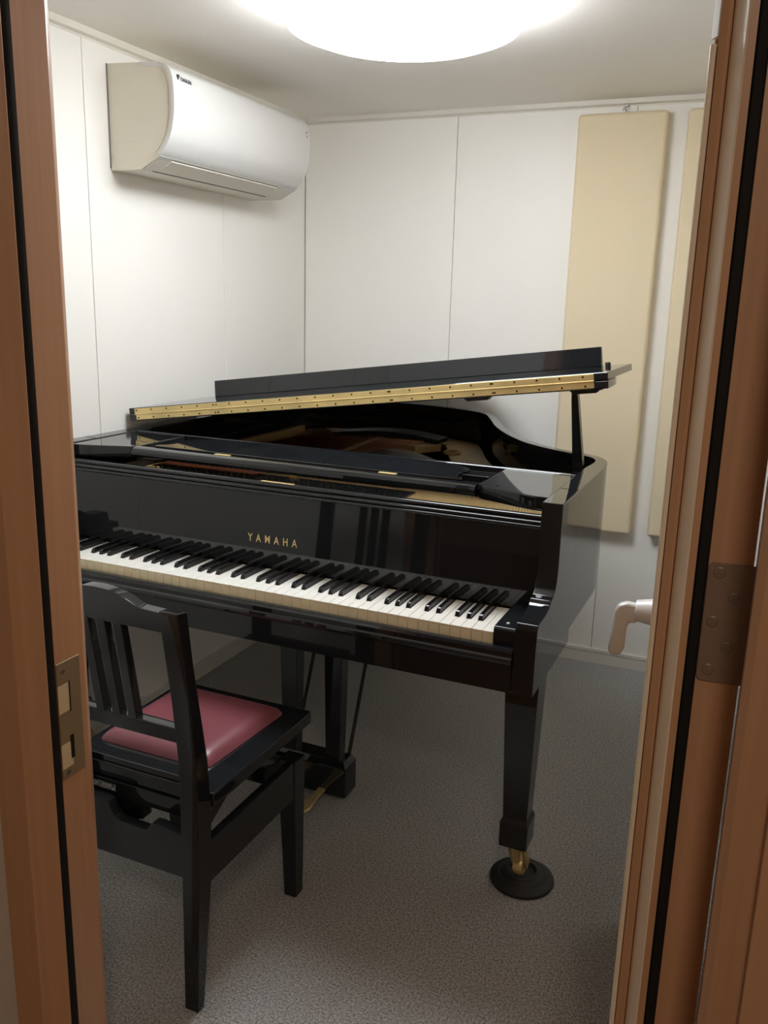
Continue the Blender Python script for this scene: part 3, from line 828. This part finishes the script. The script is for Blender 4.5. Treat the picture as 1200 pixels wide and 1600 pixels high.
# front panel shell, a little proud, with its rounded side reveal
fp = [(.180, .0345), (.196, .0500), (.2160, .0800), (.2290, .1200), (.2345, .1650), (.2335, .2080), (.2290, .2380), (.2195, .2570), (.206, .2670)]
ins = [(.170, .042), (.186, .056), (.205, .084), (.218, .122), (.223, .165), (.222, .206), (.217, .232), (.210, .248), (.200, .2580)]
bm = NB(); prism(bm, catmull(fp, 4) + catmull(ins[::-1], 4), 'y', -.394, .394, .0015, 2, bev_ang=50); obj('front_panel', bm, 'acwhite', ac)
bm = NB(); prism(bm, catmull([(.118, .2795), (.178, .2755), (.206, .2672), (.200, .258), (.17, .265), (.118, .270)], 2), 'y', -.388, .388); obj('top_cover', bm, 'acwhite', ac)
# louvre: flap on the slanted underside
def slant(bm, a, b, y0, y1, up=0.0, th=.002):
    (x0, z0), (x1, z1) = a, b; d = Vector((x1 - x0, z1 - z0)).normalized(); n = Vector((d.y, -d.x))
    p = [(x0 + n.x * up, z0 + n.y * up), (x1 + n.x * up, z1 + n.y * up), (x1 + n.x * (up + th), z1 + n.y * (up + th)), (x0 + n.x * (up + th), z0 + n.y * (up + th))]
    prism(bm, p, 'y', y0, y1, .0005, 1)
bm = NB(); slant(bm, (.112, .0005), (.180, .0345), -.392, .392, .0000, .0015); obj('lower_fascia', bm, 'acwhite', ac)
bm = NB(); slant(bm, (.113, .0016), (.1245, .0072), -.345, .285, .0018, .0010); obj('air_outlet', bm, 'outlet', ac)
bm = NB(); slant(bm, (.127, .0090), (.171, .0305), -.330, .270, .0014, .0045); obj('louvre', bm, 'acside', ac)
bm = NB(); slant(bm, (.1712, .0306), (.1742, .0323), -.332, .272, .0016, .0008); obj('louvre_gap', bm, 'acgap', ac)
bm = NB(); slant(bm, (.150, .0195), (.160, .0245), .315, .345, .0016, .0010); obj('display_window', bm, 'acgap', ac)
bm = NB()
box(bm, .0, .003, -.3885, .3885, .006, .285, .0008, 1)
obj('mounting_plate', bm, 'acgap', ac)
bm = NB(); box(bm, .007, .100, -.3853, -.3848, .0745, .0752); tube(bm, [(p[0] * .93 + .002, -.3852, p[1] * .97 + .004) for p in catmull(ins, 2)], .0006, 4); box(bm, .004, .008, -.3870, -.3845, .018, .045)
obj('side_seam', bm, 'joint', ac)
tm = text_mesh('lettering', 'DAIKIN', .0145, 'ink', ac, 1.05, .0002, .00025, (PI / 2, 0, PI / 2), (.2322, -.3330, .2300), 1.0)
tm.rotation_euler = (PI / 2 - .10, 0, PI / 2)
bm = NB(); t = NB(); A = [t.verts.new(p) for p in ((.2304, -.372, .243), (.2304, -.362, .243), (.2316, -.369, .229))]; t.faces.new(A); merge(bm, t)
bm = NB(); prism(bm, [(-.3735, .2435), (-.3625, .2435), (-.3660, .2375), (-.3700, .2300)], 'x', .2290, .2328); obj('emblem', bm, 'ink', ac)
bm = NB(); prism(bm, [(.366, .218), (.374, .226), (.375, .218)], 'x', .2318, .2338); prism(bm, [(.368, .206), (.375, .212), (.376, .206)], 'x', .2325, .2345); obj('indicator_mark', bm, 'acgap', ac)

# ================================================================ ACOUSTIC PANELS on the back wall
def acoustic(x0, x1, z0, z1, label):
    th = thing('acoustic_panel', label, 'acoustic panel', ((x0 + x1) / 2, 0, z0), 0, 'cream acoustic panels on the back wall')
    hw = (x1 - x0) / 2; hh = z1 - z0
    bm = NB(); box(bm, -hw, hw, -.052, -.002, 0, hh, .014, 5); p = obj('padded_board', bm, 'fabric', th)
    bm = NB()
    tube(bm, [(0 + .005, -.020, hh - .004), (.005, -.020, hh + .006), (.002, -.019, hh + .014), (-.004, -.018, hh + .017), (-.006, -.018, hh + .010)], .0018, 6)
    tube(bm, [(.002, -.018, hh + .014), (.003, -.017, hh + .025)], .0016, 6)
    box(bm, -.004, .010, -.018, -.004, hh + .022, hh + .029, .001, 1)
    obj('hanging_hook', bm, 'clear', th)
    return th
acoustic(1.1065, 1.411, .548, 2.034, 'tall cream fabric acoustic panel fully in view on the back wall')
acoustic(1.474, 1.778, .552, 2.034, 'cream fabric acoustic panel half hidden behind the door edge')

# ================================================================ CEILING LAMP
lamp = thing('ceiling_light', 'round glowing white ceiling lamp', 'ceiling lamp', (.93, -1.24, H))
bm = NB(); lathe(bm, [(.235, 0), (.235, -.022), (.225, -.026)], 0, 0, 48); obj('lamp_base', bm, 'lampbase', lamp)
bm = NB(); lathe(bm, [(.283, -.018), (.292, -.030), (.290, -.056), (.274, -.076), (.232, -.091), (.155, -.099), (.07, -.102), (.004, -.103)], 0, 0, 56); obj('lamp_shade', bm, 'lamp', lamp)
